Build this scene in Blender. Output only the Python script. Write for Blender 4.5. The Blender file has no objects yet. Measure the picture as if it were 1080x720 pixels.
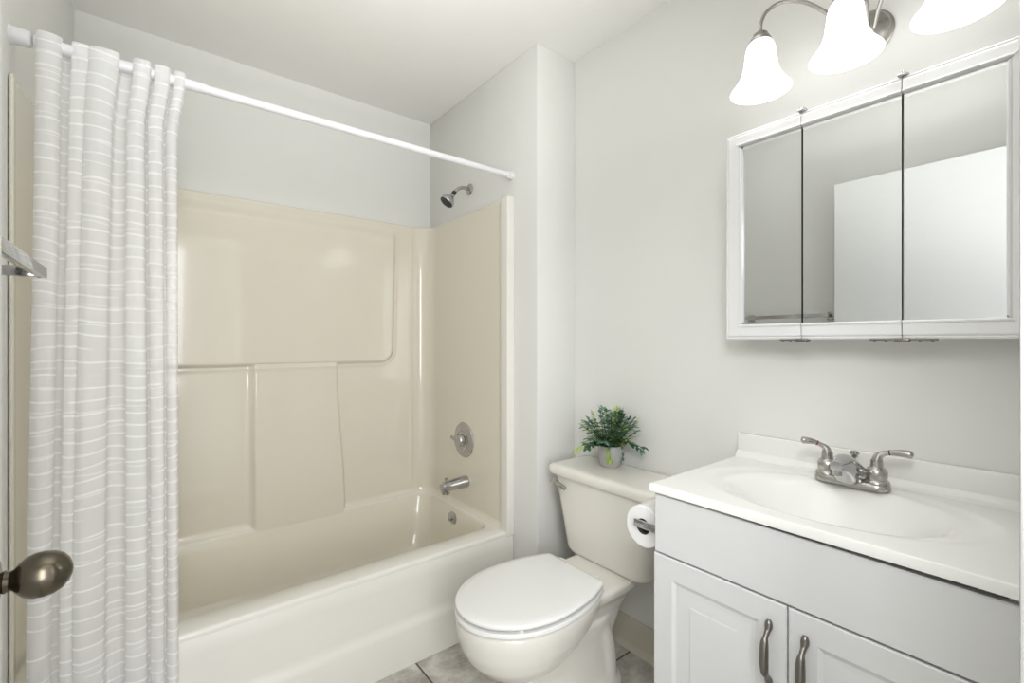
import bpy, bmesh, math, random
from mathutils import Vector, Matrix, noise as mnoise
R = math.radians
PI = math.pi
scene = bpy.context.scene
C = scene.collection

# ------------------------------------------------------------------ camera
cam_data = bpy.data.cameras.new('camera')
cam = bpy.data.objects.new('camera', cam_data)
C.objects.link(cam)
cam.location = (0, 0, 1.2)
cam.rotation_euler = (R(90), 0, -math.atan2(.6185, .7858))
cam_data.sensor_width = 36
cam_data.lens = 486.5 / 1080 * 36
cam_data.clip_start = .01
scene.camera = cam

# ------------------------------------------------------------------ world and light
world = bpy.data.worlds.new('daylight')
scene.world = world
world.use_nodes = True
bg = world.node_tree.nodes['Background']
bg.inputs[0].default_value = (.965, .985, 1.0, 1)
bg.inputs[1].default_value = 1.4


def area(name, loc, target, sx, sy, power, col=(1, 1, 1), spread=180):
    l = bpy.data.lights.new(name, 'AREA')
    l.shape = 'RECTANGLE'
    l.size, l.size_y, l.energy, l.color = sx, sy, power, col
    l.spread = R(spread)
    o = bpy.data.objects.new(name, l)
    C.objects.link(o)
    o.location = loc
    o.rotation_euler = (Vector(target) - Vector(loc)).to_track_quat('-Z', 'Y').to_euler()
    return o


area('doorway_daylight', (-.02, -.75, 1.40), (.55, 1.4, 1.15), .55, 1.4, 16, (.985, .99, 1.0), 140)
area('ceiling_bounce', (.42, -.26, .95), (.55, .55, 2.44), .4, .3, 14, (1.0, .995, .985), 80)  # added uplight in the doorway, brightens the ceiling
area('vanity_fill', (.10, -.03, 1.72), (1.40, .62, .80), .35, .35, 1.7, (.98, .99, 1.0), 72)  # added fill light beside the camera, lifts the vanity wall
LAMP_EMIT = 1.75
BULB_EMIT = 6.0

scene.view_settings.view_transform = 'Standard'
scene.view_settings.look = 'None'
scene.view_settings.gamma = 1
scene.view_settings.exposure = -0.05
scene.view_settings.use_curve_mapping = False

# ------------------------------------------------------------------ materials


def mat(name, col, rough=.5, metal=0.0, spec=.5, vary=0.0, vscale=8.0, bump=0.0, bscale=60.0, coat=0.0, col2=None):
    m = bpy.data.materials.new(name)
    m.use_nodes = True
    nt = m.node_tree
    b = nt.nodes['Principled BSDF']
    b.inputs['Base Color'].default_value = (*col, 1)
    b.inputs['Roughness'].default_value = rough
    b.inputs['Metallic'].default_value = metal
    b.inputs['Specular IOR Level'].default_value = spec
    b.inputs['Coat Weight'].default_value = coat
    b.inputs['Coat Roughness'].default_value = .05
    tc = nt.nodes.new('ShaderNodeTexCoord')
    if vary or col2:
        n = nt.nodes.new('ShaderNodeTexNoise')
        n.inputs['Scale'].default_value = vscale
        n.inputs['Detail'].default_value = 4
        nt.links.new(tc.outputs['Object'], n.inputs['Vector'])
        cr = nt.nodes.new('ShaderNodeMix')
        cr.data_type = 'RGBA'
        c2 = col2 or tuple(min(1, c * (1 - vary)) for c in col)
        cr.inputs['A'].default_value = (*col, 1)
        cr.inputs['B'].default_value = (*c2, 1)
        nt.links.new(n.outputs['Fac'], cr.inputs['Factor'])
        nt.links.new(cr.outputs['Result'], b.inputs['Base Color'])
    if bump:
        n2 = nt.nodes.new('ShaderNodeTexNoise')
        n2.inputs['Scale'].default_value = bscale
        n2.inputs['Detail'].default_value = 3
        nt.links.new(tc.outputs['Object'], n2.inputs['Vector'])
        bp = nt.nodes.new('ShaderNodeBump')
        bp.inputs['Strength'].default_value = bump
        bp.inputs['Distance'].default_value = .002
        nt.links.new(n2.outputs['Fac'], bp.inputs['Height'])
        nt.links.new(bp.outputs['Normal'], b.inputs['Normal'])
    return m


PAINT = (.80, .80, .772)
m_wall = mat('wall_paint', PAINT, .55, vary=.02, bump=.12, bscale=140)
m_ceil = mat('ceiling_paint', (.84, .835, .80), .8, vary=.02, bump=.15, bscale=90)
m_door = mat('door_paint', (.78, .785, .775), .4, vary=.02)
m_trim = mat('trim_paint', (.50, .50, .485), .35, vary=.02)
m_base = mat('vinyl_baseboard', (.62, .575, .48), .5, vary=.06)
m_fibre = mat('beige_fibreglass', (.79, .745, .635), .10, vary=.03, vscale=3, bump=.06, bscale=11, coat=.2)
m_tub = mat('lit_fibreglass', (.83, .81, .755), .16, vary=.02, vscale=3, bump=.03, bscale=9)  # same plastic as the surround, paler: brighter light put into the colour
m_ceramic = mat('cream_porcelain', (.80, .775, .715), .08, vary=.02, vscale=4)
m_seat = mat('white_seat_plastic', (.85, .85, .835), .16, vary=.01)
m_rubber = mat('grey_rubber', (.25, .25, .25), .6, vary=.1)
m_chrome = mat('chrome', (.50, .50, .505), .10, 1.0, vary=.05)
m_nickel = mat('brushed_nickel', (.50, .485, .46), .27, 1.0, vary=.12, vscale=40)
m_pull = mat('antique_nickel', (.27, .25, .225), .34, 1.0, vary=.25, vscale=60)
m_bronze = mat('aged_brass', (.16, .138, .105), .24, 1.0, vary=.3, vscale=25)
m_dark = mat('dark_plastic', (.035, .045, .045), .4, vary=.3)
m_black = mat('black_gap_shade', (.012, .011, .01), .7, vary=.2)  # blackens the mirror edges, shade of the door seams as colour
m_cab = mat('white_cabinet_foil', (.71, .712, .71), .32, vary=.02)
m_gap = mat('cabinet_gap_shade', (.12, .105, .08), .8, vary=.2)  # darkens the face frame, shade in the gaps put into its colour
m_counter = mat('white_cultured_marble', (.86, .855, .83), .14, vary=.015, vscale=5)
m_mirror = mat('mirror_silver', (.75, .765, .77), .0, 1.0)
m_medic = mat('white_lacquer', (.82, .82, .825), .28, vary=.015)
m_rod = mat('white_enamel', (.80, .80, .82), .3, vary=.02)
m_paper = mat('toilet_tissue', (.86, .86, .85), .95, vary=.03, bump=.4, bscale=300)
m_card = mat('cardboard_core', (.10, .085, .07), .9, vary=.1)  # cardboard darkened, shade inside the hollow core put into the colour
m_leaf1 = mat('leaf_dark_green', (.055, .155, .065), .45, vary=.4, vscale=30)
m_leaf2 = mat('leaf_blue_green', (.17, .33, .23), .5, vary=.35, vscale=30)
m_leaf3 = mat('leaf_lime', (.50, .68, .14), .5, vary=.4, vscale=30)
m_stem = mat('plant_stem', (.10, .15, .05), .6, vary=.3)
m_soil = mat('dark_soil', (.03, .022, .015), .95, vary=.5, vscale=80, bump=.8)

# whitewashed ribbed pot
m_pot = mat('weathered_grey_pot', (.55, .54, .53), .6, vary=.4, vscale=35, bump=.3, bscale=80)


def glow_mat(name, col, strength):
    m = bpy.data.materials.new(name)
    m.use_nodes = True
    nt = m.node_tree
    b = nt.nodes['Principled BSDF']
    b.inputs['Base Color'].default_value = (.9, .9, .9, 1)
    b.inputs['Roughness'].default_value = .25
    b.inputs['Emission Color'].default_value = (*col, 1)
    b.inputs['Emission Strength'].default_value = strength
    return m


m_shade = glow_mat('frosted_lit_glass', (1, .995, .985), LAMP_EMIT)
m_bulb = glow_mat('lit_bulb', (1, .99, .975), BULB_EMIT)


def tile_mat():
    m = bpy.data.materials.new('stone_look_floor_tile')
    m.use_nodes = True
    nt = m.node_tree
    N, L = nt.nodes, nt.links
    b = N['Principled BSDF']
    geo = N.new('ShaderNodeNewGeometry')
    sep = N.new('ShaderNodeSeparateXYZ')
    L.new(geo.outputs['Position'], sep.inputs[0])

    def math_(op, a, v=None, c=None):
        n = N.new('ShaderNodeMath')
        n.operation = op
        for i, q in enumerate((a, v, c)):
            if q is None:
                continue
            if isinstance(q, (int, float)):
                n.inputs[i].default_value = q
            else:
                L.new(q, n.inputs[i])
        return n.outputs[0]
    T = .457

    def line(s, o):
        f = math_('FRACT', math_('DIVIDE', math_('ADD', s, -o + 10 * T), T))
        d = math_('ABSOLUTE', math_('SUBTRACT', f, .5))
        return math_('GREATER_THAN', d, .5 - .0035 / T)
    gx, gy = line(sep.outputs[0], .783), line(sep.outputs[1], 1.121)
    g = math_('MAXIMUM', gx, gy)
    cell = N.new('ShaderNodeCombineXYZ')
    L.new(math_('FLOOR', math_('DIVIDE', math_('ADD', sep.outputs[0], -.783 + 4.57), T)), cell.inputs[0])
    L.new(math_('FLOOR', math_('DIVIDE', math_('ADD', sep.outputs[1], -1.121 + 4.57), T)), cell.inputs[1])
    off = N.new('ShaderNodeVectorMath')
    off.operation = 'SCALE'
    off.inputs['Scale'].default_value = 3.7
    L.new(cell.outputs[0], off.inputs[0])
    add = N.new('ShaderNodeVectorMath')
    L.new(geo.outputs['Position'], add.inputs[0])
    L.new(off.outputs[0], add.inputs[1])
    n1 = N.new('ShaderNodeTexNoise')
    n1.inputs['Scale'].default_value = 9
    n1.inputs['Detail'].default_value = 8
    n1.inputs['Roughness'].default_value = .68
    L.new(add.outputs[0], n1.inputs['Vector'])
    cr = N.new('ShaderNodeValToRGB')
    e = cr.color_ramp.elements
    e[0].position, e[0].color = .36, (.34, .31, .27, 1)
    e[1].position, e[1].color = .62, (.68, .66, .61, 1)
    L.new(n1.outputs['Fac'], cr.inputs[0])
    mx = N.new('ShaderNodeMix')
    mx.data_type = 'RGBA'
    L.new(g, mx.inputs['Factor'])
    L.new(cr.outputs[0], mx.inputs['A'])
    mx.inputs['B'].default_value = (.10, .085, .07, 1)
    L.new(mx.outputs['Result'], b.inputs['Base Color'])
    b.inputs['Roughness'].default_value = .42
    bp = N.new('ShaderNodeBump')
    bp.invert = True
    bp.inputs['Strength'].default_value = .6
    bp.inputs['Distance'].default_value = .003
    L.new(g, bp.inputs['Height'])
    L.new(bp.outputs['Normal'], b.inputs['Normal'])
    return m


m_floor = tile_mat()


def curtain_mat():
    m = bpy.data.materials.new('sheer_striped_fabric')
    m.use_nodes = True
    nt = m.node_tree
    N, L = nt.nodes, nt.links
    out = N['Material Output']
    N.remove(N['Principled BSDF'])
    uv = N.new('ShaderNodeUVMap')
    uv.uv_map = 'UVMap'
    sep = N.new('ShaderNodeSeparateXYZ')
    L.new(uv.outputs[0], sep.inputs[0])

    def math_(op, a, v=None, c=None):
        n = N.new('ShaderNodeMath')
        n.operation = op
        for i, q in enumerate((a, v, c)):
            if q is None:
                continue
            if isinstance(q, (int, float)):
                n.inputs[i].default_value = q
            else:
                L.new(q, n.inputs[i])
        return n.outputs[0]

    def noise(scale_u, scale_v, sc, detail=1):
        cmb = N.new('ShaderNodeCombineXYZ')
        L.new(math_('MULTIPLY', sep.outputs[0], scale_u), cmb.inputs[0])
        L.new(math_('MULTIPLY', sep.outputs[1], scale_v), cmb.inputs[1])
        n = N.new('ShaderNodeTexNoise')
        n.inputs['Scale'].default_value = sc
        n.inputs['Detail'].default_value = detail
        L.new(cmb.outputs[0], n.inputs['Vector'])
        return n.outputs['Fac']

    def stripes(period, width, amp, su, thr, ph):
        w = math_('MULTIPLY_ADD', noise(su, 4, 1.0), amp, sep.outputs[1])
        t = math_('ADD', math_('DIVIDE', w, period), ph)
        fr = math_('FRACT', t)
        band = math_('SMOOTH_MIN', 1.0, math_('MAXIMUM', 0.0, math_('SUBTRACT', 1.6, math_('DIVIDE', math_('ABSOLUTE', math_('SUBTRACT', fr, .5)), width / period / 2.2))), .1)
        cmb = N.new('ShaderNodeCombineXYZ')
        L.new(math_('MULTIPLY', sep.outputs[0], 9.0), cmb.inputs[0])
        L.new(math_('MULTIPLY', math_('FLOOR', t), 5.37), cmb.inputs[1])
        n = N.new('ShaderNodeTexNoise')
        n.inputs['Scale'].default_value = 1.0
        n.inputs['Detail'].default_value = 0
        L.new(cmb.outputs[0], n.inputs['Vector'])
        return math_('MULTIPLY', band, math_('MINIMUM', 1.0, math_('MAXIMUM', 0.0, math_('MULTIPLY', math_('SUBTRACT', n.outputs['Fac'], thr), 9.0))))
    s = math_('MAXIMUM', stripes(.033, .0046, .040, 7, .30, 0.0), math_('MULTIPLY', stripes(.052, .0035, .034, 6, .46, .37), .6))
    # fine weave
    dif = N.new('ShaderNodeBsdfDiffuse')
    dif.inputs['Color'].default_value = (.97, .97, .975, 1)
    trl = N.new('ShaderNodeBsdfTranslucent')
    trl.inputs['Color'].default_value = (.95, .95, .94, 1)
    m1 = N.new('ShaderNodeMixShader')
    m1.inputs[0].default_value = .30
    L.new(dif.outputs[0], m1.inputs[1])
    L.new(trl.outputs[0], m1.inputs[2])
    tr = N.new('ShaderNodeBsdfTransparent')
    m2 = N.new('ShaderNodeMixShader')
    L.new(math_('MULTIPLY_ADD', s, .20, .76), m2.inputs[0])
    L.new(tr.outputs[0], m2.inputs[1])
    L.new(m1.outputs[0], m2.inputs[2])
    dif2 = N.new('ShaderNodeBsdfDiffuse')
    dif2.inputs['Color'].default_value = (.97, .97, .97, 1)
    m3 = N.new('ShaderNodeMixShader')
    L.new(math_('MULTIPLY', s, .35), m3.inputs[0])
    L.new(m2.outputs[0], m3.inputs[1])
    L.new(dif2.outputs[0], m3.inputs[2])
    L.new(m3.outputs[0], out.inputs['Surface'])
    return m


m_curtain = curtain_mat()

# ------------------------------------------------------------------ mesh helpers (world coordinates)


class MB:
    def __init__(self):
        self.v, self.f, self.mi, self.cur = [], [], [], 0

    def add(self, vs, fs):
        o = len(self.v)
        self.v += [tuple(q) for q in vs]
        self.f += [tuple(i + o for i in f) for f in fs]
        self.mi += [self.cur] * len(fs)
        return self

    def box(self, x0, x1, y0, y1, z0, z1, bev=0.0, seg=2):
        bm = bmesh.new()
        bmesh.ops.create_cube(bm, size=1)
        for w in bm.verts:
            w.co = ((x0 + x1) / 2 + w.co.x * (x1 - x0), (y0 + y1) / 2 + w.co.y * (y1 - y0), (z0 + z1) / 2 + w.co.z * (z1 - z0))
        if bev:
            bmesh.ops.bevel(bm, geom=bm.edges[:], offset=bev, segments=seg, profile=.5, affect='EDGES')
        bm.verts.index_update()
        self.add([w.co[:] for w in bm.verts], [[w.index for w in f.verts] for f in bm.faces])
        bm.free()
        return self

    def loft(self, rings, cap0=True, cap1=True, closed=True):
        n = len(rings[0])
        vs = [p for r in rings for p in r]
        fs = []
        for k in range(len(rings) - 1):
            for i in range(n if closed else n - 1):
                j = (i + 1) % n
                fs.append((k * n + i, k * n + j, (k + 1) * n + j, (k + 1) * n + i))
        if cap0:
            fs.append(tuple(range(n - 1, -1, -1)))
        if cap1:
            b = (len(rings) - 1) * n
            fs.append(tuple(range(b, b + n)))
        return self.add(vs, fs)

    def lathe(self, prof, origin, axis=(0, 0, 1), n=32, cap0=True, cap1=True, wob=None):
        """prof: list of (distance along axis, radius)"""
        q = Vector(axis).normalized().to_track_quat('Z', 'Y')
        o = Vector(origin)
        rings = []
        for h, r in prof:
            ring = []
            for i in range(n):
                a = 2 * PI * i / n
                rr = r * (wob(a, h) if wob else 1)
                ring.append(o + q @ Vector((rr * math.cos(a), rr * math.sin(a), h)))
            rings.append(ring)
        return self.loft(rings, cap0, cap1)

    def tube(self, pts, rad, n=12, cap=True, flat=None):
        pts = [Vector(p) for p in pts]
        if not isinstance(rad, (list, tuple)):
            rad = [rad] * len(pts)
        rings = []
        t0 = (pts[1] - pts[0]).normalized()
        up = Vector((0, 0, 1)) if abs(t0.z) < .9 else Vector((0, 1, 0))
        u = t0.cross(up).normalized()
        for i, p in enumerate(pts):
            t = (pts[min(i + 1, len(pts) - 1)] - pts[max(i - 1, 0)]).normalized()
            u = (u - t * u.dot(t)).normalized()
            w = t.cross(u)
            fl = flat or 1
            rings.append([p + rad[i] * (math.cos(2 * PI * k / n) * u + fl * math.sin(2 * PI * k / n) * w) for k in range(n)])
        return self.loft(rings, cap, cap)


def spline(pts, sub=8):
    pts = [Vector(p) for p in pts]
    out = []
    for i in range(len(pts) - 1):
        p0, p1, p2, p3 = pts[max(i - 1, 0)], pts[i], pts[i + 1], pts[min(i + 2, len(pts) - 1)]
        for k in range(sub):
            t = k / sub
            out.append(.5 * ((2 * p1) + (p2 - p0) * t + (2 * p0 - 5 * p1 + 4 * p2 - p3) * t * t + (3 * p1 - p0 - 3 * p2 + p3) * t ** 3))
    out.append(pts[-1])
    return out


def wloc(o):
    l = Vector((0, 0, 0))
    while o:
        l += o.location
        o = o.parent
    return l


def build(name, mb, m, parent=None, angle=38, uv=None):
    me = bpy.data.meshes.new(name)
    if parent is None:
        xs, ys, zs = zip(*mb.v)
        org = Vector(((min(xs) + max(xs)) / 2, (min(ys) + max(ys)) / 2, min(zs)))
    else:
        org = wloc(parent)
    me.from_pydata([Vector(q) - org for q in mb.v], [], mb.f)
    for mm in (m if isinstance(m, (list, tuple)) else [m]):
        me.materials.append(mm)
    me.polygons.foreach_set('material_index', mb.mi)
    bm = bmesh.new()
    bm.from_mesh(me)
    bmesh.ops.recalc_face_normals(bm, faces=bm.faces[:])
    bm.to_mesh(me)
    bm.free()
    me.polygons.foreach_set('use_smooth', [True] * len(me.polygons))
    me.set_sharp_from_angle(angle=R(angle))
    if uv:
        lay = me.uv_layers.new(name='UVMap')
        for lp in me.loops:
            lay.data[lp.index].uv = uv[lp.vertex_index]
    o = bpy.data.objects.new(name, me)
    C.objects.link(o)
    if parent is None:
        o.location = org
    else:
        o.parent = parent
    return o


def tag(o, label, cat=None, group=None, kind=None):
    o['label'] = label
    if cat:
        o['category'] = cat
    if group:
        o['group'] = group
    if kind:
        o['kind'] = kind
    return o


def thing(name, label, cat, loc):
    o = bpy.data.objects.new(name, None)
    C.objects.link(o)
    o.empty_display_size = .05
    o.location = loc
    return tag(o, label, cat)


def struct(name, mb, m, label, cat, angle=38):
    return tag(build(name, mb, m, None, angle), label, cat, None, 'structure')


def smooth(a, b, x):
    t = max(0, min(1, (x - a) / (b - a)))
    return t * t * (3 - 2 * t)


def rrect(x0, x1, y0, y1, r, z, nc=8, ns=6):
    """rounded rectangle ring in the plane z, constant point count"""
    pts = []
    cs = [(x1 - r, y0 + r, -90), (x1 - r, y1 - r, 0), (x0 + r, y1 - r, 90), (x0 + r, y0 + r, 180)]
    for k, (cx, cy, a0) in enumerate(cs):
        arc = [(cx + r * math.cos(R(a0 + 90 * i / nc)), cy + r * math.sin(R(a0 + 90 * i / nc))) for i in range(nc + 1)]
        pts += arc
        nx, ny, a1 = cs[(k + 1) % 4]
        q = (nx + r * math.cos(R(a1)), ny + r * math.sin(R(a1)))
        for i in range(1, ns):
            t = i / ns
            pts.append((arc[-1][0] * (1 - t) + q[0] * t, arc[-1][1] * (1 - t) + q[1] * t))
    return [(x, y, z) for x, y in pts]


# ------------------------------------------------------------------ dimensions of the room
XLB = -.214                    # the left wall runs a little out of square beside the tub
XL, XR, YB, YF, ZC = -.262, 1.489, 2.365, .03, 2.44
XW, YS = 1.266, 1.44           # plumbing wall: its tub side and its front end
DOOR0, DOOR1, DOORH = -.150, .62, 2.06

struct('floor', MB().box(XL - .1, XR + .1, -1.0, YB + .1, -.08, 0), m_floor, 'mottled beige square floor tiles with dark grout', 'floor')
struct('ceiling', MB().box(XL - .1, XR + .1, -.09, YB + .1, ZC, ZC + .08), m_ceil, 'flat white ceiling', 'ceiling')
LW_ = [(XL - .12, -.09), (XL, -.09), (XL, 1.60), (XLB, YB + .1), (XL - .12, YB + .1)]
struct('wall_left', MB().loft([[(x, y, z) for x, y in LW_] for z in (0, ZC)]), m_wall, 'pale wall behind the towel bar and shower curtain', 'wall')
struct('wall_back', MB().box(XL - .1, XR + .1, YB, YB + .1, 0, ZC), m_wall, 'pale wall above the beige tub surround', 'wall')
struct('wall_right', MB().box(XR, XR + .1, -.09, YB, 0, ZC), m_wall, 'pale wall behind toilet, vanity and mirror', 'wall')
struct('wall_plumbing', MB().box(XW, XR, YS, YB, 0, ZC, .003), m_wall, 'short white wall carrying the shower head', 'wall')
struct('wall_front', MB().box(XL, DOOR0 - .005, -.09, YF, 0, ZC).box(DOOR1, XR, -.09, YF, 0, ZC).box(DOOR0 - .005, DOOR1, -.09, YF, DOORH, ZC),
       m_wall, 'wall around the open doorway', 'wall')
mb = MB().box(DOOR1, DOOR1 + .06, YF, YF + .0142, 0, DOORH + .06, .003)
mb.box(DOOR0 - .005, DOOR1, YF, YF + .0142, DOORH, DOORH + .06, .003)
struct('trim_1', mb, m_trim, 'white casing around the doorway', 'trim')
prof = [(XR, .118), (XR - .005, .118), (XR - .009, .112), (XR - .010, .03), (XR - .016, .010), (XR - .024, 0), (XR, 0)]
mb = MB().loft([[(x, y, z) for x, z in prof] for y in (.705, YS)])
struct('baseboard_right', mb, m_base, 'tan coved vinyl baseboard behind the toilet', 'baseboard')

# ------------------------------------------------------------------ open door with its knob
door = struct('door_1', MB().box(-.185, -.150, .068, .880, .012, 2.045, .002, 1), m_door, 'white flush door standing open against the left wall', 'door')
KY, KZ = .812, .911
k = build('door_knob', MB().lathe([(0, .0115), (.010, .0115), (.014, .0135), (.018, .0115), (.021, .0125), (.025, .018), (.031, .0235), (.039, .0265), (.048, .0272), (.057, .0255), (.065, .021), (.0705, .014), (.0735, .006), (.0742, .001)],
          (-.150, KY, KZ), (1, 0, 0), 40), m_bronze, door)
tag(k, 'egg shaped aged brass door knob')
build('rosette', MB().lathe([(0, .032), (.004, .032), (.008, .026), (.010, .015)], (-.150, KY, KZ), (1, 0, 0), 36), m_bronze, k)

# ------------------------------------------------------------------ tub and shower unit
SXF = -.253
SX0, SX1, SYB, SYF = -.197, 1.236, 2.335, 1.60      # inside faces of the surround
ZR, ZT = .37, 1.832
unit = thing('bathtub', 'beige one-piece bathtub and shower surround filling the alcove', 'bathtub', ((XL + XW) / 2, 1.98, 0))


def surround():
    rc = .085
    path = []                                   # (x, y, nx, ny) normal pointing into the tub

    def seg(a, b, step):
        n = max(1, int(math.dist(a, b) / step))
        return [(a[0] + (b[0] - a[0]) * i / n, a[1] + (b[1] - a[1]) * i / n) for i in range(n + 1)]
    for p in seg((SXF, SYF), (SX0, SYB - rc), .03):
        path.append((*p, 1, 0))
    for i in range(1, 10):
        a = R(180 - 9 * i)
        path.append((SX0 + rc + rc * math.cos(a), SYB - rc + rc * math.sin(a), -math.cos(a), -math.sin(a)))
    for p in seg((SX0 + rc, SYB), (SX1 - rc, SYB), .0055):
        path.append((*p, 0, -1))
    for i in range(1, 10):
        a = R(90 - 9 * i)
        path.append((SX1 - rc + rc * math.cos(a), SYB - rc + rc * math.sin(a), -math.cos(a), -math.sin(a)))
    for p in seg((SX1, SYB - rc), (SX1, SYF), .03):
        path.append((*p, -1, 0))
    zs = []
    z = .325
    while z < ZT - .014:
        zs.append(z)
        z += .004 if (.35 < z < .40 or 1.06 < z < 1.16 or z > 1.72) else .014

    def depth(x, y, nx, z):
        # ledge that runs round the tub
        d = .024 * max(0, min(1, (.398 - z) / .042)) ** 2.0
        if abs(nx) < .5:
            # column below the upper panel
            xr = .727 + .037 * smooth(1.09, .36, z)
            c = max(0, min(1, (x - .334) / .038)) ** 2.4 * (1 - smooth(xr - .004, xr + .010, x)) * (1 - smooth(1.090, 1.12, z))
            d = max(d, (.024 - .010 * smooth(.5, 1.05, z)) * c)
            # upper panel: rounded rectangle, rises out of the wall, fades out at the top
            r = .07
            xe, ze = 1.038 - .012 * smooth(1.8, 1.1, z), 1.090
            dx, dz = x - (xe - r), (ze + r) - z
            if dx > 0 and dz > 0:
                dist = math.hypot(dx, dz) - r
            else:
                dist = max(dx, dz) - r
            p = 1 - smooth(-.014, .006, dist)
            p *= 1 - smooth(1.74, 1.80, z)
            d = max(d, .017 * p)
            # a faint bead beside the panel edge
            d += .003 * math.exp(-((dist - .011) / .004) ** 2) * (1 - smooth(1.74, 1.80, z))
            # soft upright flute near the corner
            d += .004 * math.exp(-((x - 1.135) / .008) ** 2) * smooth(.40, .46, z) * (1 - smooth(1.74, 1.80, z))
        return d
    rows = []
    for z in zs:
        rows.append([(x + nx * depth(x, y, nx, z), y + ny * depth(x, y, nx, z), z) for x, y, nx, ny in path])
    for h, off in ((-.006, 0), (-.002, -.002), (0, -.006), (0, -.03)):
        rows.append([(x + nx * off, y + ny * off, ZT + h) for x, y, nx, ny in path])
    rows[-1] = [(x - nx * (.005 if nx > 0 else .028), y - ny * .028, ZT) for x, y, nx, ny in path]
    rows.append([(x, y, .325) for x, y, z in rows[-1]])
    n, nr = len(path), len(rows)
    mb = MB()
    vs = [p for r in rows for p in r]
    fs = [(k * n + i, k * n + i + 1, (k + 1) % nr * n + i + 1, (k + 1) % nr * n + i) for k in range(nr) for i in range(n - 1)]
    fs.append(tuple(k * n for k in range(nr)))
    fs.append(tuple(k * n + n - 1 for k in range(nr)))
    mb.add(vs, fs)
    return build('surround_wall', mb, m_fibre, unit, 60)


surround()
for x0, x1, mm in ((SX1 - .012, XW - .0005, m_tub), (XL + .002, SXF + .001, m_fibre)):
    build('front_flange', MB().box(x0, x1, 1.588, 1.640, ZR - .02, ZT + .004, .0045, 4), mm, unit)

X0, X1, Y0, Y1 = XL + .05, XW - .002, 1.598, YB - .004
ox0, ox1, oy0, oy1 = SX0 + .024, SX1 - .024, 1.698, SYB - .024
rings = [rrect(X0 + .05, X1 - .01, Y0 + .05, Y1 - .01, .006, .01), rrect(X0 + .05, X1 - .01, Y0 + .05, Y1 - .01, .006, ZR - .03), rrect(X0, X1, Y0, Y1, .006, ZR - .02), rrect(X0, X1, Y0, Y1, .006, ZR - .010), rrect(X0 + .003, X1 - .003, Y0 + .003, Y1 - .003, .006, ZR - .003),
         rrect(X0 + .010, X1 - .010, Y0 + .010, Y1 - .010, .006, ZR),
         rrect(ox0 - .012, ox1 + .012, oy0 - .014, oy1 + .012, .075, ZR), rrect(ox0 - .004, ox1 + .004, oy0 - .005, oy1 + .004, .08, ZR - .005),
         rrect(ox0, ox1, oy0, oy1, .085, ZR - .018)]
for z, i in ((.27, .014), (.18, .030), (.12, .045), (.09, .062), (.072, .088), (.064, .13)):
    rings.append(rrect(ox0 + i * 1.3, ox1 - i, oy0 + i, oy1 - i, .085 + i * .3, z))
rings.append(rrect(ox0 + .3, ox1 - .3, oy0 + .2, oy1 - .2, .1, .062))
bas = MB().loft(rings, True, True)
nr_ = len(rings[0])
bas.mi = [1 if k_ // nr_ >= 7 else 0 for k_ in range(len(bas.f) - 2)] + [0, 1]
build('basin', bas, [m_tub, m_fibre], unit, 50)
pr = [(1.604, ZR - .012), (Y0, ZR - .022), (1.596, .30), (1.594, .175), (1.592, .163), (1.586, .152), (1.580, .144), (1.577, .132), (1.575, 0), (1.64, 0), (1.64, ZR - .03)]
build('apron', MB().loft([[(x, y, z) for y, z in pr] for x in (XL + .003, X1 - .001)]), m_tub, unit, 30)

# ------------------------------------------------------------------ shower fittings
sh = thing('shower_fixture', 'small chrome shower head high on the plumbing wall', 'shower head', (XW, 1.955, 1.95))
build('flange', MB().lathe([(0, .029), (.003, .029), (.008, .024), (.011, .011)], (XW, 1.952, 1.962), (-1, 0, 0), 32), m_nickel, sh)
arm = spline([(XW, 1.952, 1.962), (1.235, 1.953, 1.966), (1.205, 1.957, 1.957), (1.183, 1.962, 1.934)], 8)
build('shower_arm', MB().tube(arm, .0085, 16), m_nickel, sh)
ax = Vector((-.60, .10, -.80)).normalized()
hp = Vector((1.183, 1.962, 1.934))
build('collar', MB().lathe([(-.004, .011), (.014, .0115), (.016, .009)], hp, ax, 24), m_dark, sh)
hd = build('head', MB().lathe([(.014, .010), (.020, .014), (.027, .014), (.031, .016), (.040, .026), (.054, .034), (.066, .036), (.070, .0345)], hp, ax, 36), m_chrome, sh)
mbf = MB().lathe([(.068, .0335), (.0715, .033), (.073, .028), (.073, .001)], hp, ax, 36)
q = ax.to_track_quat('Z', 'Y')
for rr, nn in ((.011, 6), (.021, 12)):
    for i in range(nn):
        a = 2 * PI * i / nn
        mbf.lathe([(.0725, .0022), (.0755, .0018)], hp + q @ Vector((rr * math.cos(a), rr * math.sin(a), 0)), ax, 8)
build('spray_face', mbf, m_dark, hd)

va = thing('shower_valve', 'round chrome shower mixer valve on the beige surround', 'shower valve', (SX1, 1.955, .71))
build('escutcheon', MB().lathe([(0, .086), (.003, .087), (.007, .084), (.009, .074), (.008, .068), (.012, .060), (.014, .048), (.012, .044), (.015, .036)], (SX1, 1.955, .71), (-1, 0, 0), 48), m_chrome, va)
hb = build('handle', MB().lathe([(.010, .030), (.030, .028), (.036, .024), (.038, .010)], (SX1, 1.955, .71), (-1, 0, 0), 32), m_chrome, va)
build('lever', MB().tube([(SX1 - .028, 1.955, .71), (SX1 - .034, 1.990, .714), (SX1 - .036, 2.020, .718)], [.010, .009, .0075], 12), m_chrome, hb)
for dz in (-.055, .055):
    build('screw', MB().lathe([(.008, .005), (.012, .005), (.013, .003)], (SX1, 1.955 + dz * .3, .71 + dz), (-1, 0, 0), 12), m_nickel, va)

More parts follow.
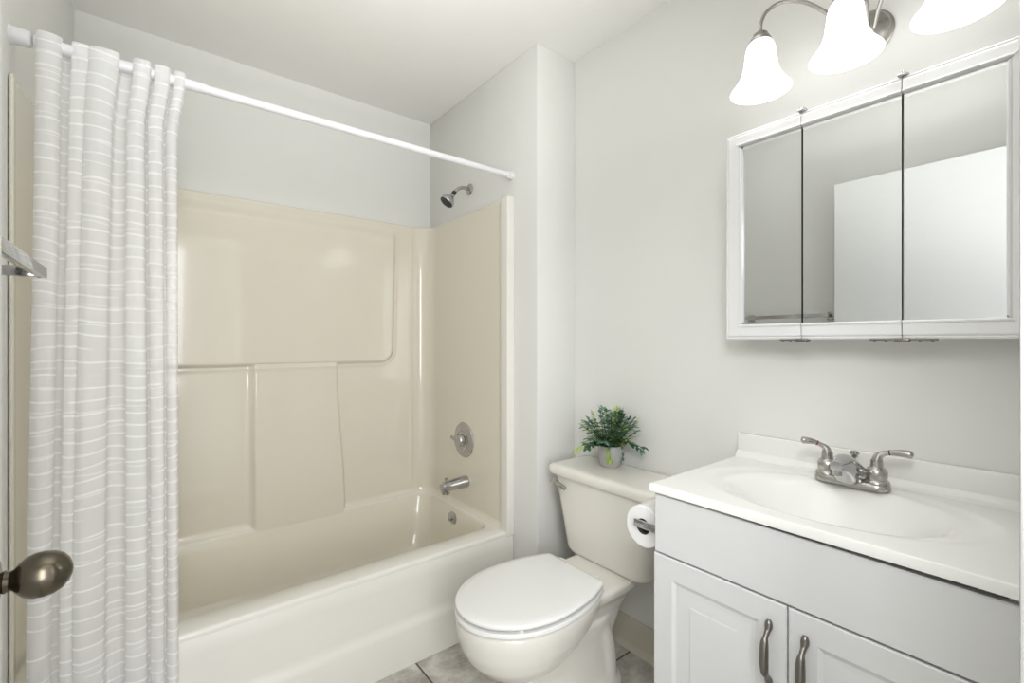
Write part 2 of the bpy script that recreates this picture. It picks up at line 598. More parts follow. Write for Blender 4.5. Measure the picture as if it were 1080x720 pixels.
sp = thing('tub_spout', 'chrome tub spout below the mixer valve', 'tub spout', (SX1, 1.93, .505))
p0 = Vector((SX1, 1.935, .508))
pts = [p0, p0 + Vector((-.02, 0, 0)), p0 + Vector((-.07, 0, -.002)), p0 + Vector((-.11, 0, -.005)), p0 + Vector((-.134, 0, -.007)), p0 + Vector((-.138, 0, -.0072)), p0 + Vector((-.140, 0, -.0074))]
mb = MB().tube(pts, [.029, .029, .027, .0255, .0245, .0235, .020], 28)
mb.lathe([(0, .020), (.022, .0205)], p0 + Vector((-.117, 0, -.016)), (0, 0, -1), 24)
b_ = build('spout_body', mb, m_chrome, sp)
build('diverter_knob', MB().lathe([(0, .004), (.012, .004), (.013, .007), (.020, .007), (.021, .004)], p0 + Vector((-.116, 0, .017)), (0, 0, 1), 16), m_chrome, sp)

ov = thing('overflow_plate', 'small round chrome overflow plate inside the tub end', 'overflow plate', (SX1 - .03, 2.02, .255))
xo = SX1 - .027
build('plate', MB().lathe([(-.02, .03), (0, .043), (.004, .043), (.008, .036), (.009, .010)], (xo, 2.018, .297), (-1, 0, 0), 36), m_chrome, ov)
build('trip_lever', MB().box(xo - .022, xo - .006, 2.013, 2.023, .297, .311, .003), m_chrome, ov)
build('screw', MB().lathe([(.007, .005), (.011, .004)], (xo, 2.018, .272), (-1, 0, 0), 12), m_nickel, ov)

# ------------------------------------------------------------------ curtain rod, curtain
RY, RZ = 1.608, 1.934
rod = thing('curtain_rod', 'white tension rod spanning the tub opening', 'curtain rod', (.5, RY, RZ))
build('inner_tube', MB().lathe([(0, .0125), (1.34, .0125)], (-.08, RY, RZ), (1, 0, 0), 24), m_rod, rod)
build('outer_tube', MB().lathe([(0, .0148), (.334, .0148), (.338, .0138), (.352, .0138), (.354, .0125)], (-.22, RY, RZ), (1, 0, 0), 24), m_rod, rod)
build('end_cap', MB().lathe([(0, .0225), (.004, .0225), (.006, .0205), (.036, .0185), (.038, .0155)], (XL, RY, RZ), (1, 0, 0), 28), m_rod, rod)
build('end_cap', MB().lathe([(0, .0185), (.004, .0185), (.006, .0165), (.024, .0155), (.026, .0125)], (XW, RY, RZ), (-1, 0, 0), 28), m_rod, rod)


def curtain():
    # plan of the bunched pleats: (share of the width, depth), negative = towards the room
    plan = [(.0, .012), (.012, -.012), (.06, -.026), (.125, -.024), (.158, -.004), (.140, .022), (.185, .030), (.222, .014), (.212, -.008), (.265, -.016), (.315, -.010),
            (.345, .010), (.325, .006), (.318, -.014), (.38, -.030), (.46, -.030), (.520, -.014), (.525, .012), (.545, .026), (.60, .024), (.628, .008), (.625, -.014), (.675, -.027),
            (.735, -.022), (.752, .004), (.738, .024), (.772, .026), (.782, .006), (.772, -.012), (.820, -.023), (.872, -.017), (.884, .006), (.872, .022), (.905, .022), (.905, -.004), (.945, -.018), (.985, -.012), (1.0, .012)]
    base = spline([(f, d, 0) for f, d in plan], 9)
    nz = 120
    ztop, zbot = 1.956, .035
    vs, uv = [], []
    arc = [0]
    for i in range(1, len(base)):
        arc.append(arc[-1] + math.hypot((base[i].x - base[i - 1].x) * .285, base[i].y - base[i - 1].y))
    for j in range(nz + 1):
        t = j / nz
        z = ztop + (zbot - ztop) * t
        x0 = -.219 - .010 * t
        x1 = .064 + .020 * smooth(1.76, 1.95, z)
        yc = 1.602 - .054 * smooth(1.95, .42, z)
        for i, p in enumerate(base):
            f = p.x
            g = f - .085 * t * math.exp(-((f - .45) / .16) ** 2) + .025 * t * math.exp(-((f - .80) / .1) ** 2) + .012 * math.sin(5.0 * t + 6 * f) * math.sin(PI * f)
            x = x0 + (x1 - x0) * g
            y = yc + p.y * (.95 - .10 * t) + .003 * math.sin(7 * f + 4 * t)
            if z < .42:
                y = min(y, 1.572)
            zz = z - (.004 * (1 - math.cos(p.y * 60)) if j < 2 else 0)
            vs.append((x, y, zz))
            uv.append((arc[i], z))
    mb = MB()
    n = len(base)
    mb.add(vs, [(j * n + i, j * n + i + 1, (j + 1) * n + i + 1, (j + 1) * n + i) for j in range(nz) for i in range(n - 1)])
    o = build('shower_curtain', mb, m_curtain, None, 180, uv)
    tag(o, 'sheer white shower curtain with wavy stripes bunched at the left', 'shower curtain')


curtain()

# ------------------------------------------------------------------ towel bar on the left wall
tb = thing('towel_bar', 'flat chrome towel bar on the left wall by the door', 'towel bar', (XL, 1.14, 1.32))
build('bar', MB().box(-.185, -.170, .915, 1.382, 1.334, 1.356, .0015), m_chrome, tb)
for y in (.925, 1.365):
    p_ = build('post', MB().box(XL + .004, -.176, y - .009, y + .009, 1.334, 1.354, .0015), m_chrome, tb)
    build('wall_plate', MB().box(XL, XL + .008, y - .022, y + .022, 1.322, 1.366, .002), m_chrome, p_)

# ------------------------------------------------------------------ toilet
TY = 1.117
toi = thing('toilet', 'cream two-piece toilet with closed white lid between tub and vanity', 'toilet', (1.1, TY, 0))


def egg(xf, xb, w, z, n=91, xm=None, pb=2.6, pf=2.0):
    """plan outline: rounded front at xf, squarer back at xb, half width w"""
    xm = xm if xm is not None else xf + (xb - xf) * .56
    pts = []
    for i in range(n):
        a = 2 * PI * i / n + PI
        c, s = math.cos(a), math.sin(a)
        if c >= 0:
            p, L = pb, xb - xm
        else:
            p, L = pf, xm - xf
        pts.append((xm + math.copysign(abs(c) ** (2 / p), c) * L, TY - math.copysign(abs(s) ** (2 / p), s) * w, z))
    return pts


def seatline(xf, xb, w, hb, z, xm=.925, rc=.018, nf=30, nb=10):
    """round front at xf, sides drawing in to a straight back edge at xb of half width hb"""
    L = (xb - xm) / math.sqrt(max(1e-6, 1 - (hb / w) ** 2))
    half = []
    for i in range(nf + 1):
        a = PI / 2 * i / nf
        half.append((xm - (xm - xf) * math.cos(a), w * math.sin(a)))
    xe = xb - rc
    for i in range(1, nb + 1):
        x = xm + (xe - xm) * i / nb
        half.append((x, w * math.sqrt(1 - ((x - xm) / L) ** 2)))
    y_ = half[-1][1]
    for i in range(1, 6):
        a = PI / 2 * i / 5
        half.append((xe + rc * math.sin(a), y_ - rc * (1 - math.cos(a)) - .003 * i / 5))
    pts = [(x, TY + y, z) for x, y in half] + [(x, TY - y, z) for x, y in reversed(half[1:])]
    return pts


mb = MB()
mb.loft([seatline(.84, 1.00, .060, .03, .195, .89), seatline(.80, 1.03, .096, .045, .210, .89), seatline(.765, 1.07, .126, .06, .232, .90), seatline(.733, 1.11, .150, .08, .265, .91), seatline(.712, 1.145, .166, .097, .305), seatline(.702, 1.168, .174, .11, .35), seatline(.702, 1.18, .1745, .115, .380), seatline(.712, 1.17, .165, .105, .386)])
# deck under the tank
mb.loft([egg(1.02, 1.30, .075, .20, pb=5, pf=4), egg(1.02, 1.33, .085, .27, pb=5, pf=4), egg(1.03, 1.345, .105, .32, pb=6, pf=5), egg(1.03, 1.355, .130, .352, pb=7, pf=6), egg(1.03, 1.358, .133, .374, pb=7, pf=6), egg(1.04, 1.350, .126, .381, pb=7, pf=6)])
# pedestal and foot
mb.loft([egg(.865, 1.335, .112, .0, pb=3.2), egg(.865, 1.335, .112, .028, pb=3.2), egg(.880, 1.322, .098, .046, pb=3.2), egg(.895, 1.312, .086, .07, pb=3.2), egg(.895, 1.305, .084, .14, pb=3.2), egg(.86, 1.30, .088, .20, pb=3.2), egg(.84, 1.29, .10, .27, pb=3.2)])
for sgn in (-1, 1):                            # trapway bulge on each side
    mb.tube(spline([(1.06, TY + sgn * .030, .30), (1.15, TY + sgn * .045, .27), (1.225, TY + sgn * .052, .20), (1.25, TY + sgn * .052, .11), (1.25, TY + sgn * .052, .03)], 6), .040, 18)
bowl = build('bowl', mb, m_ceramic, toi, 180)
rm = bowl.modifiers.new('remesh', 'REMESH')
rm.mode = 'VOXEL'
rm.voxel_size = .0055
rm.use_smooth_shade = True
sm = bowl.modifiers.new('smooth', 'SMOOTH')
sm.factor, sm.iterations = .6, 16
for sgn in (-1, 1):
    build('bolt_cap', MB().lathe([(0, .014), (.008, .014), (.015, .010), (.018, .003)], (1.19, TY + sgn * .098, .040), (0, 0, 1), 20), m_ceramic, toi)

seat_rings = [seatline(.704, 1.150, .177, .125, .3885), seatline(.699, 1.155, .181, .128, .392), seatline(.6985, 1.156, .1815, .129, .399), seatline(.701, 1.154, .179, .127, .4035), seatline(.712, 1.145, .168, .118, .405)]
build('seat', MB().loft(seat_rings), m_seat, toi, 40)
lid_rings = [seatline(.712, 1.148, .168, .118, .4115), seatline(.7025, 1.155, .1775, .126, .4125), seatline(.700, 1.158, .180, .129, .417), seatline(.7005, 1.158, .1795, .1285, .4225), seatline(.705, 1.155, .175, .125, .4255), seatline(.73, 1.14, .152, .11, .4275), seatline(.80, 1.09, .09, .06, .429)]
build('lid', MB().loft(lid_rings), m_seat, toi, 60)
for (bx, by) in ((.722, 0), (.80, .135), (.80, -.135)):
    build('bumper', MB().box(bx - .006, bx + .006, TY + by - .012, TY + by + .012, .4045, .4125, .001, 1), m_seat, toi)
for sgn in (-1, 1):
    build('hinge', MB().box(1.147, 1.178, TY + sgn * .075 - .018, TY + sgn * .075 + .018, .384, .419, .006, 3), m_seat, toi)


def trect(xf, xb, w, r, z):
    return rrect(xf, xb, TY - w, TY + w, r, z, 7, 5)


tank = [trect(1.315, 1.45, .150, .04, .3755), trect(1.298, 1.46, .172, .045, .379), trect(1.288, 1.464, .182, .045, .388), trect(1.283, 1.466, .187, .045, .402), trect(1.277, 1.470, .198, .043, .48), trect(1.270, 1.474, .214, .04, .58), trect(1.264, 1.476, .232, .038, .678)]
build('tank', MB().loft(tank), m_ceramic, toi, 50)
tl = [trect(1.258, 1.479, .237, .03, .678), trect(1.249, 1.481, .244, .03, .681), trect(1.246, 1.482, .2465, .03, .689), trect(1.246, 1.482, .2465, .03, .703), trect(1.249, 1.481, .2445, .03, .711), trect(1.257, 1.475, .237, .03, .7155), trect(1.275, 1.46, .22, .03, .717)]
build('tank_lid', MB().loft(tl), m_ceramic, toi, 50)
fl = build('flush_lever', MB().lathe([(0, .014), (.006, .014), (.008, .010), (.016, .009)], (1.266, TY + .205, .648), (-1, 0, 0), 20), m_chrome, toi)
mb = MB().tube(spline([(1.251, TY + .223, .652), (1.247, TY + .19, .651), (1.244, TY + .155, .645), (1.245, TY + .138, .640)], 5), [.0075] * 4 + [.008] * 4 + [.009] * 4 + [.0085] * 4, 12)
build('lever_arm', mb, m_chrome, fl)

# ------------------------------------------------------------------ plant on the tank
PX, PY, PZ = 1.408, 1.172, .7172
pl = thing('potted_plant', 'small leafy green plant in a grey ribbed pot on the toilet tank', 'potted plant', (PX, PY, PZ))


def ribs(a, h):
    return 1 + (.025 * math.cos(22 * a) if .03 < h < .075 else .006 * math.cos(22 * a))


build('pot', MB().lathe([(0, .034), (.003, .037), (.015, .041), (.03, .044), (.034, .0445), (.05, .046), (.074, .0455), (.080, .045), (.082, .043), (.080, .040), (.066, .039)], (PX, PY, PZ), (0, 0, 1), 88, True, False, ribs), m_pot, pl)
build('soil', MB().lathe([(0, .040), (.004, .036), (.006, .01)], (PX, PY, PZ + .064), (0, 0, 1), 24), m_soil, pl)
random.seed(23)
fo, st = MB(), MB()


def leaf(base, d, up, L, W, mi):
    d = d.normalized()
    side = d.cross(up)
    if side.length < .05:
        side = d.cross(Vector((1, 0, 0)))
    side.normalize()
    nrm = side.cross(d).normalized()
    vs, fs = [], []
    prof = [(0, .06), (.18, .55), (.42, 1), (.68, .86), (.88, .42), (1, .03)]
    for t, w in prof:
        c = base + d * (L * t) - nrm * (L * .22 * t * t)
        vs += [c + side * (W * w) + nrm * (W * .30 * w), c, c - side * (W * w) + nrm * (W * .30 * w)]
    for k in range(len(prof) - 1):
        a = k * 3
        fs += [(a, a + 1, a + 4, a + 3), (a + 1, a + 2, a + 5, a + 4)]
    fo.cur = mi
    fo.add(vs, fs)


nst = 60
for i in range(nst):
    az = i * 2.39996 + random.uniform(-.2, .2)
    el = random.choice([random.uniform(R(-28), R(12)), random.uniform(R(0), R(40)), random.uniform(R(35), R(80))])
    if i < 3:
        el = R(80)
    ln = random.uniform(.080, .128) * (1.0 if el > R(20) else .98)
    ln *= 1 - .20 * smooth(R(30), R(60), el)
    dx = Vector((math.cos(az) * math.cos(el), math.sin(az) * math.cos(el), math.sin(el)))
    if dx.x > .45:
        dx.x *= .45
    b0 = Vector((PX + .022 * math.cos(az), PY + .022 * math.sin(az), PZ + .068))
    mid = b0 + Vector((dx.x * .4, dx.y * .4, abs(dx.z) * .45 + .25)) * ln * .9
    tip = b0 + dx * ln + Vector((0, 0, .045))
    if i in (6, 14):                       # two sprays hang over the pot edge
        a2 = -2.2 if i == 6 else -1.1
        mid = b0 + Vector((math.cos(a2) * .05, math.sin(a2) * .05, .045))
        tip = b0 + Vector((math.cos(a2) * .062, math.sin(a2) * .066, -.028))
    tip.x = min(tip.x, 1.470)
    pts = spline([b0, mid, tip], 7)
    st.tube(pts, [.0012] * len(pts), 5)
    mi = random.choices([0, 1, 2], [5, 3.4, 2.8])[0]
    for kk in range(4 + i % 2, len(pts), 2):
        t = (pts[min(kk + 1, len(pts) - 1)] - pts[kk - 1]).normalized()
        for sgn in (-1, 1):
            sd = t.cross(Vector((0, 0, 1)))
            if sd.length < .1:
                sd = Vector((math.sin(az), -math.cos(az), 0))
            sd.normalize()
            dd = (t * .75 + sd * sgn * random.uniform(.6, 1.0) + Vector((0, 0, random.uniform(-.25, .25))))
            b = pts[kk]
            L = random.uniform(.020, .030)
            e = b + dd.normalized() * L
            if e.x > 1.483 or e.z < PZ + .004:
                continue
            leaf(b, dd, Vector((0, 0, 1)), L, L * random.uniform(.26, .34), mi if random.random() < .8 else random.choice([0, 1]))
    leaf(pts[-1], (pts[-1] - pts[-2]), Vector((0, 0, 1)), .024, .007, mi)
build('foliage', fo, [m_leaf1, m_leaf2, m_leaf3], pl, 180)
build('stems', st, m_stem, pl, 180)

# ------------------------------------------------------------------ vanity cabinet
van = thing('vanity_cabinet', 'white two-door vanity cabinet under the sink', 'cabinet', (1.26, .39, 0))
VY0, VY1, VX = .068, .698, 1.030
mb = MB().box(VX, XR - .002, VY1 - .016, VY1, 0, .8185).box(VX, XR - .002, VY0, VY0 + .016, 0, .8185)
mb.box(XR - .012, XR - .002, VY0 + .016, VY1 - .016, 0, .8185)
mb.box(VX + .06, XR - .012, VY0 + .016, VY1 - .016, .085, .10)
mb.box(VX + .06, VX + .075, VY0 + .016, VY1 - .016, 0, .085)
build('body', mb, m_cab, van)
build('face_frame', MB().box(VX, VX + .018, VY0 + .016, VY1 - .016, .10, .8185), m_gap, van)
# false drawer front, its top edge dips a little to the right
y0, y1 = VY0 - .002, VY1 + .0005
ZA, ZB = .8150, .8075
ff = [(1.0145, y0, .6685), (1.0145, y1, .6685), (1.0145, y1, ZA), (1.0145, y0, ZB)]
ins = .0025
front = [(1.0120, y0 + ins, .6685 + ins), (1.0120, y1 - ins, .6685 + ins), (1.0120, y1 - ins, ZA - ins), (1.0120, y0 + ins, ZB - ins)]
backp = [(VX, *p[1:]) for p in ff]
build('drawer_front', MB().loft([backp, ff, front]), m_cab, van, 20)


def raised_door(ya, yb, za, zb):
    # nested rectangles give the routed frame and raised field
    prof = [(0, VX), (0, 1.0145), (.0025, 1.0120), (.052, 1.0120), (.056, 1.0140), (.062, 1.0158), (.068, 1.0162), (.074, 1.0156), (.098, 1.0132), (.101, 1.0121), (.105, 1.0118)]
    rings = [[(x, ya + i, za + i), (x, yb - i, za + i), (x, yb - i, zb - i), (x, ya + i, zb - i)] for i, x in prof]
    return build('door', MB().loft(rings), m_cab, van, 12)


def pull(y, zc, par):
    fwd = [(-.068, 1.0120 - .0035), (-.062, 1.0120 - .005), (-.055, 1.0120 - .0065), (-.047, 1.0120 - .012), (-.039, 1.0120 - .021), (-.030, 1.0120 - .0255), (-.015, 1.0120 - .028), (0, 1.0120 - .029)]
    rad = [.004, .0072, .0078, .0054, .0050, .0076, .0088, .0092]
    pts = [(x, y, zc + h) for h, x in fwd] + [(x, y, zc - h) for h, x in fwd[-2::-1]]
    rad = rad + rad[-2::-1]
    p2 = spline(pts, 4)
    r2 = []
    for i in range(len(rad) - 1):
        r2 += [rad[i] + (rad[i + 1] - rad[i]) * k_ / 4 for k_ in range(4)]
    r2.append(rad[-1])
    h = build('handle', MB().tube(p2, r2, 14).box(1.0085, 1.0122, y - .004, y + .004, zc + .052, zc + .064, .001, 1).box(1.0085, 1.0122, y - .004, y + .004, zc - .064, zc - .052, .001, 1), m_pull, par, 60)
    tag(h, 'antique nickel cabinet pull')


d1 = raised_door(.3895, .7015, .10, .6640)
pull(.421, .5565, d1)
d2 = raised_door(.0665, .3865, .10, .6640)
pull(.354, .5565, d2)

# ------------------------------------------------------------------ vanity top with its moulded basin
vt = thing('washbasin', 'white moulded vanity top with oval basin', 'sink', (1.25, .39, .82))
CX0, CX1, CY0, CY1, CZ = 1.004, XR - .001, .060, .708, .84
BX, BY = 1.225, .388


def top_z(x, y):
    z = CZ
    ro = math.hypot((x - 1.240) / .195, (y - BY) / .292)
    if x < 1.42 or ro < 1:
        z -= .003 * (1 - smooth(.88, 1.0, ro))
    r = math.hypot((x - BX) / .165, (y - BY) / .220)
    if r < 1.06:
        z -= .125 * (1 - smooth(.25, 1.06, r)) ** .9
    e = min(x - CX0, y - CY0, CY1 - y)
    if e < .003:
        z -= .002 * (1 - e / .003) ** 2
    if x > 1.445:
        z += .020 * max(0, (x - 1.445) / .020) ** 2.2 if x < 1.465 else .02
    return z


xs = [CX0 + q for q in (0, .001, .002, .004)]
while xs[-1] < CX1 - .004:
    xs.append(xs[-1] + .005)
xs.append(CX1)
ys = [CY0 + q for q in (0, .001, .002, .004)]
while ys[-1] < CY1 - .009:
    ys.append(ys[-1] + .005)
ys += [CY1 - .004, CY1 - .002, CY1 - .001, CY1]
nx, ny = len(xs), len(ys)
mb = MB()
mb.add([(x, y, top_z(x, y)) for x in xs for y in ys], [(i * ny + j, i * ny + j + 1, (i + 1) * ny + j + 1, (i + 1) * ny + j) for i in range(nx - 1) for j in range(ny - 1)])
edge = [i * ny for i in range(nx)] + [(nx - 1) * ny + j for j in range(1, ny)] + [i * ny + ny - 1 for i in range(nx - 2, -1, -1)] + [j for j in range(ny - 2, 0, -1)]
base = len(mb.v)
mb.v += [(mb.v[i][0], mb.v[i][1], .8195) for i in edge]
ne = len(edge)
for i in range(ne):
    j = (i + 1) % ne
    mb.f.append((edge[i], edge[j], base + j, base + i))
    mb.mi.append(0)
inn = [(CX0 + .04, CY0 + .03, .8195), (CX1 - .02, CY0 + .03, .8195), (CX1 - .02, CY1 - .03, .8195), (CX0 + .04, CY1 - .03, .8195)]
build('countertop', mb, m_counter, vt, 50)
build('backsplash', MB().box(1.466, XR - .0005, CY0, CY1, .835, .911, .004, 3), m_counter, vt)
build('drain', MB().lathe([(0, .022), (.003, .022), (.004, .018), (.002, .012), (.001, .001)], (BX, BY, .7115), (0, 0, 1), 28), m_chrome, vt)

# ------------------------------------------------------------------ faucet
FX, FY, FZ = 1.395, .386, .8402
fa = thing('faucet', 'brushed nickel two-handle faucet on the vanity top', 'faucet', (FX, FY, FZ))


def stadium(x, y0, y1, r, z, n=14):
    pts = []
    for i in range(n + 1):
        a = PI * i / n
        pts.append((x + r * math.cos(a), y1 + r * math.sin(a), z))
    for i in range(n + 1):
        a = PI + PI * i / n
        pts.append((x + r * math.cos(a), y0 + r * math.sin(a), z))
    return pts


H2 = .052
build('base_plate', MB().loft([stadium(FX, FY - H2, FY + H2, .0275, FZ), stadium(FX, FY - H2, FY + H2, .0280, FZ + .006), stadium(FX, FY - H2, FY + H2, .0265, FZ + .013), stadium(FX, FY - H2, FY + H2, .023, FZ + .0165), stadium(FX, FY - H2, FY + H2, .018, FZ + .018)]), m_nickel, fa)
# spout: broad at the base plate, arching forward and down to a square tip
sections = []
for t in [i / 14 for i in range(15)]:
    x = FX + .018 - .128 * t
    hw = .036 * (1 - t) ** 1.1 + .0130
    zt = FZ + .012 + .072 * math.sin(min(1, t * 1.5 + .12) * PI * .5) ** .9 - .010 * smooth(.55, 1, t)
    zb = FZ + .008 + .044 * smooth(.45, 1.0, t)
    if t > .8:
        zb -= .002
    n = 16
    ring = []
    for i in range(n):
        a = 2 * PI * i / n
        cy, cz = math.cos(a), math.sin(a)
        ring.append((x, FY + math.copysign(abs(cy) ** .75, cy) * hw * (1 if cz <= 0 else 1 - .35 * cz * (1 - t)), (zt + zb) / 2 + math.copysign(abs(cz) ** .85, cz) * (zt - zb) / 2))
    sections.append(ring)
so = build('spout', MB().loft(sections), m_chrome, fa, 50)
build('aerator', MB().lathe([(0, .0095), (.014, .0095)], (FX - .101, FY, FZ + .054), (0, 0, -1), 20), m_nickel, so)
for sgn, tipv in ((1, (-.030, .052, .0975)), (-1, (.006, -.068, .0945))):
    hy = FY + sgn * H2
    hub = build('handle', MB().lathe([(.012, .0262), (.018, .0265), (.022, .0245), (.025, .0205), (.034, .0222), (.044, .0222), (.051, .0185), (.055, .0135), (.062, .0125), (.070, .0125)], (FX, hy, FZ), (0, 0, 1), 32), m_nickel, fa)
    a = Vector((FX, hy, FZ + .066))
    e = Vector((FX + tipv[0], hy + tipv[1], FZ + tipv[2]))
    d = Vector((tipv[0], tipv[1], 0)).normalized()
    path = spline([a, a + d * .004 + Vector((0, 0, .015)), a + d * .018 + Vector((0, 0, .0245)), a.lerp(e, .6) + Vector((0, 0, .012)), e], 6)
    n = len(path)
    rad = [.0118 - .0056 * smooth(0, .5, i / n) + .0030 * smooth(.55, .9, i / n) - .006 * smooth(.95, 1.0, i / (n - 1)) for i in range(n)]
    lv = build('lever', MB().tube(path, rad, 16), m_nickel, hub, 60)
    k0 = int(n * .56)
    td = (path[k0 + 1] - path[k0]).normalized()
    tag(build('index_ring', MB().lathe([(-.0012, rad[k0] + .0006), (.0012, rad[k0] + .0006)], path[k0], td, 20), mat('red_index' if sgn > 0 else 'dark_index', (.22, .03, .02) if sgn > 0 else (.02, .02, .025), .5, vary=.1), lv), 'thin red ring' if sgn > 0 else 'thin dark ring')
build('lift_rod', MB().lathe([(0, .003), (.062, .003), (.063, .0065), (.068, .0072), (.071, .0105), (.076, .0105), (.078, .008)], (FX + .034, FY + .002, FZ), (0, 0, 1), 20), m_nickel, fa)

# ------------------------------------------------------------------ toilet paper on the cabinet side
tph = thing('toilet_paper_holder', 'chrome toilet paper holder on the side of the vanity', 'toilet paper holder', (1.10, VY1, .66))
RYc, RZc, RR = .7615, .7035, .056
build('roller', MB().lathe([(0, .0095), (.118, .0095)], (1.043, RYc, RZc + .004), (1, 0, 0), 20), m_chrome, tph)
for x in (1.0385, 1.1595):
    p_ = build('arm', MB().box(x - .004, x + .004, VY1 + .002, RYc + .019, RZc - .004, RZc + .017, .003), m_chrome, tph)
    build('mount', MB().box(x - .012, x + .012, VY1, VY1 + .006, RZc - .018, RZc + .028, .002), m_chrome, p_)
tp = thing('toilet_paper_roll', 'white toilet paper roll hanging beside the vanity', 'toilet paper', (1.10, RYc, RZc - RR))
build('paper', MB().lathe([(0, .0215), (0, RR - .003), (.0025, RR), (.1015, RR), (.104, RR - .003), (.104, .0215), (0, .0215)], (1.050, RYc, RZc - .004), (1, 0, 0), 56, False, False), m_paper, tp)
build('cardboard_core', MB().lathe([(0.001, .0212), (.103, .0212), (.103, .0200), (.001, .0200), (.001, .0212)], (1.050, RYc, RZc - .004), (1, 0, 0), 40, False, False), m_card, tp)

# ------------------------------------------------------------------ mirror cabinet
mc = thing('medicine_cabinet', 'white framed three-door mirror cabinet above the sink', 'mirror cabinet', (1.43, .381, 1.205))
MY = [.066, .281, .491, .697]
MZ0, MZ1, MF = 1.206, 1.815, 1.370
build('body', MB().box(1.394, XR, MY[0] + .006, MY[3] - .006, MZ0 + .004, MZ1 - .004, .002), m_medic, mc)
TOPI, BOTI, SIDE = 1.775, 1.250, .050


def frame_profile(mb, kind, a0, a1, mitre0, mitre1):
    """moulding: s runs from outer edge inwards; kind = 'top','bottom','left','right'"""
    wid = {'top': MZ1 - TOPI, 'bottom': BOTI - MZ0}.get(kind, SIDE)
    prof = [(0, 1.392), (0, MF + .006), (.0035, MF + .0035), (.007, MF + .0045), (.009, MF + .0012), (.012, MF), (wid - .0085, MF), (wid - .0075, MF - .0025), (wid - .004, MF - .0040), (wid - .001, MF - .001), (wid, MF + .010), (wid, 1.3915)]
    rings = []
    for a, m_ in ((a0, mitre0), (a1, mitre1)):
        ring = []
        for s, x in prof:
            p = a + m_ * s
            if kind == 'top':
                ring.append((x, p, MZ1 - s))
            elif kind == 'bottom':
                ring.append((x, p, MZ0 + s))
            elif kind == 'left':
                ring.append((x, MY[3] - s, p))
            else:
                ring.append((x, MY[0] + s, p))
        rings.append(ring)
    mb.loft(rings)


for i in range(3):
    ya, yb = MY[i] + (.0009 if i else 0), MY[i + 1] - (.0009 if i < 2 else 0)
    mb = MB()
    frame_profile(mb, 'top', ya, yb, 1 if i == 0 else 0, -1 if i == 2 else 0)
    frame_profile(mb, 'bottom', ya, yb, 1 if i == 0 else 0, -1 if i == 2 else 0)
    if i == 0:
        frame_profile(mb, 'right', MZ0, MZ1, 1, -1)
    if i == 2:
        frame_profile(mb, 'left', MZ0, MZ1, 1, -1)
    mb.box(1.3905, 1.3925, ya + .002, yb - .002, MZ0 + .004, MZ1 - .004)
    dr = build('door', mb, m_medic, mc, 20)
    gy0 = ya + (SIDE - .001 if i == 0 else .0012)
    gy1 = yb - (SIDE - .001 if i == 2 else .0012)
    g = MB()
    g.cur = 0
    X_, z0, z1 = MF + .008, BOTI - .001, TOPI + .001
    g.add([(X_, gy0, z0), (X_, gy1, z0), (X_, gy1, z1), (X_, gy0, z1)], [(0, 1, 2, 3)])
    g.cur = 1
    b8 = [(1.3904, gy0, z0), (1.3904, gy1, z0), (1.3904, gy1, z1), (1.3904, gy0, z1)]
    f8 = [(X_, gy0, z0), (X_, gy1, z0), (X_, gy1, z1), (X_, gy0, z1)]
    g.add(b8 + f8, [(0, 1, 5, 4), (1, 2, 6, 5), (2, 3, 7, 6), (3, 0, 4, 7), (0, 3, 2, 1)])
    build('mirror', g, [m_mirror, m_black], dr, 10)
for y in (MY[1], MY[2]):
    build('hinge', MB().box(MF - .004, MF + .020, y - .012, y + .008, MZ1 - .001, MZ1 + .006, .002).lathe([(0, .0045), (.012, .0045)], (MF + .004, y, MZ1 + .001), (0, 0, 1), 12), m_nickel, mc)
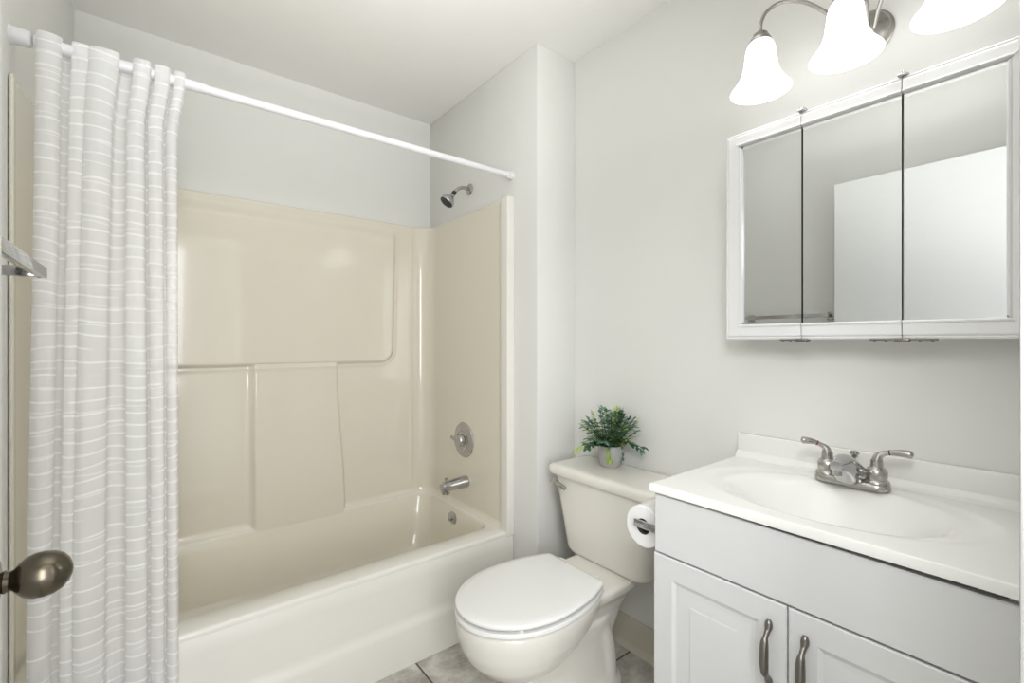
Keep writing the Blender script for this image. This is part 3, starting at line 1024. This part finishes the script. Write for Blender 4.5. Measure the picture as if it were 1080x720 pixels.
for y, a, b in ((MY[1], -.062, .062), (MY[2], -.018, .055)):
    hh = MB().box(MF + .002, MF + .016, y + a, y + b, MZ0 - .004, MZ0, .001, 1)
    hh.box(MF - .004, MF + .014, y - .014, y + .014, MZ0 - .007, MZ0 + .001, .002)
    for q_ in (a * .85, a * .5, b * .5, b * .85):
        hh.lathe([(0, .003), (.002, .0026)], (MF + .006, y + q_, MZ0 - .004), (0, 0, -1), 10)
    build('hinge', hh, m_pull, mc)

# ------------------------------------------------------------------ vanity light
vl = thing('vanity_light', 'three-arm nickel vanity light with lit white bell shades', 'wall lamp', (XR, .381, 2.0))
LY, LX, RIM = .380, 1.330, 1.893
build('backplate', MB().lathe([(0, .062), (.004, .062), (.008, .056), (.012, .054), (.016, .044), (.024, .034), (.028, .014)], (XR, LY, 2.005), (-1, 0, 0), 44), m_nickel, vl)
shade_prof = [(0, .0760), (.005, .0735), (.014, .0655), (.028, .0560), (.045, .0480), (.065, .0425), (.090, .0395), (.112, .0370), (.126, .0325), (.135, .0260)]
for off in (.198, 0, -.198):
    y = LY + off
    g = 1 if off > 0 else -1
    if off:
        path = [(1.466, LY + g * .024, 2.005), (1.425, LY + g * .052, 2.055), (1.395, LY + g * .105, 2.112), (1.372, LY + g * .155, 2.134), (1.350, LY + g * .188, 2.118), (1.335, y, 2.085), (LX, y, 2.058)]
    else:
        path = [(1.464, LY - .010, 2.012), (1.440, LY - .014, 2.060), (1.412, LY - .012, 2.108), (1.376, LY - .006, 2.132), (1.346, LY, 2.115), (1.333, y, 2.085), (LX, y, 2.058)]
    build('arm', MB().tube(spline(path, 8), .0048, 14), m_nickel, vl)
    build('socket_cup', MB().lathe([(0, .0270), (.006, .0282), (.010, .0282), (.0115, .0255), (.016, .0250), (.018, .0225), (.028, .0185), (.034, .011), (.036, .006)], (LX, y, RIM + .128), (0, 0, 1), 32), m_nickel, vl)
    out = [(h, r) for h, r in shade_prof]
    inn = [(h + .001, r - .003) for h, r in reversed(shade_prof[:-1])]
    sd = build('shade', MB().lathe(out + [(.133, .022)] + inn + [(0, .0760)], (LX, y, RIM), (0, 0, 1), 48, False, False), m_shade, vl, 80)
    tag(sd, 'lit frosted white glass bell shade')
    build('bulb', MB().lathe([(.028, .004), (.030, .014), (.038, .023), (.050, .027), (.066, .024), (.085, .015), (.110, .013)], (LX, y, RIM), (0, 0, 1), 24), m_bulb, sd)
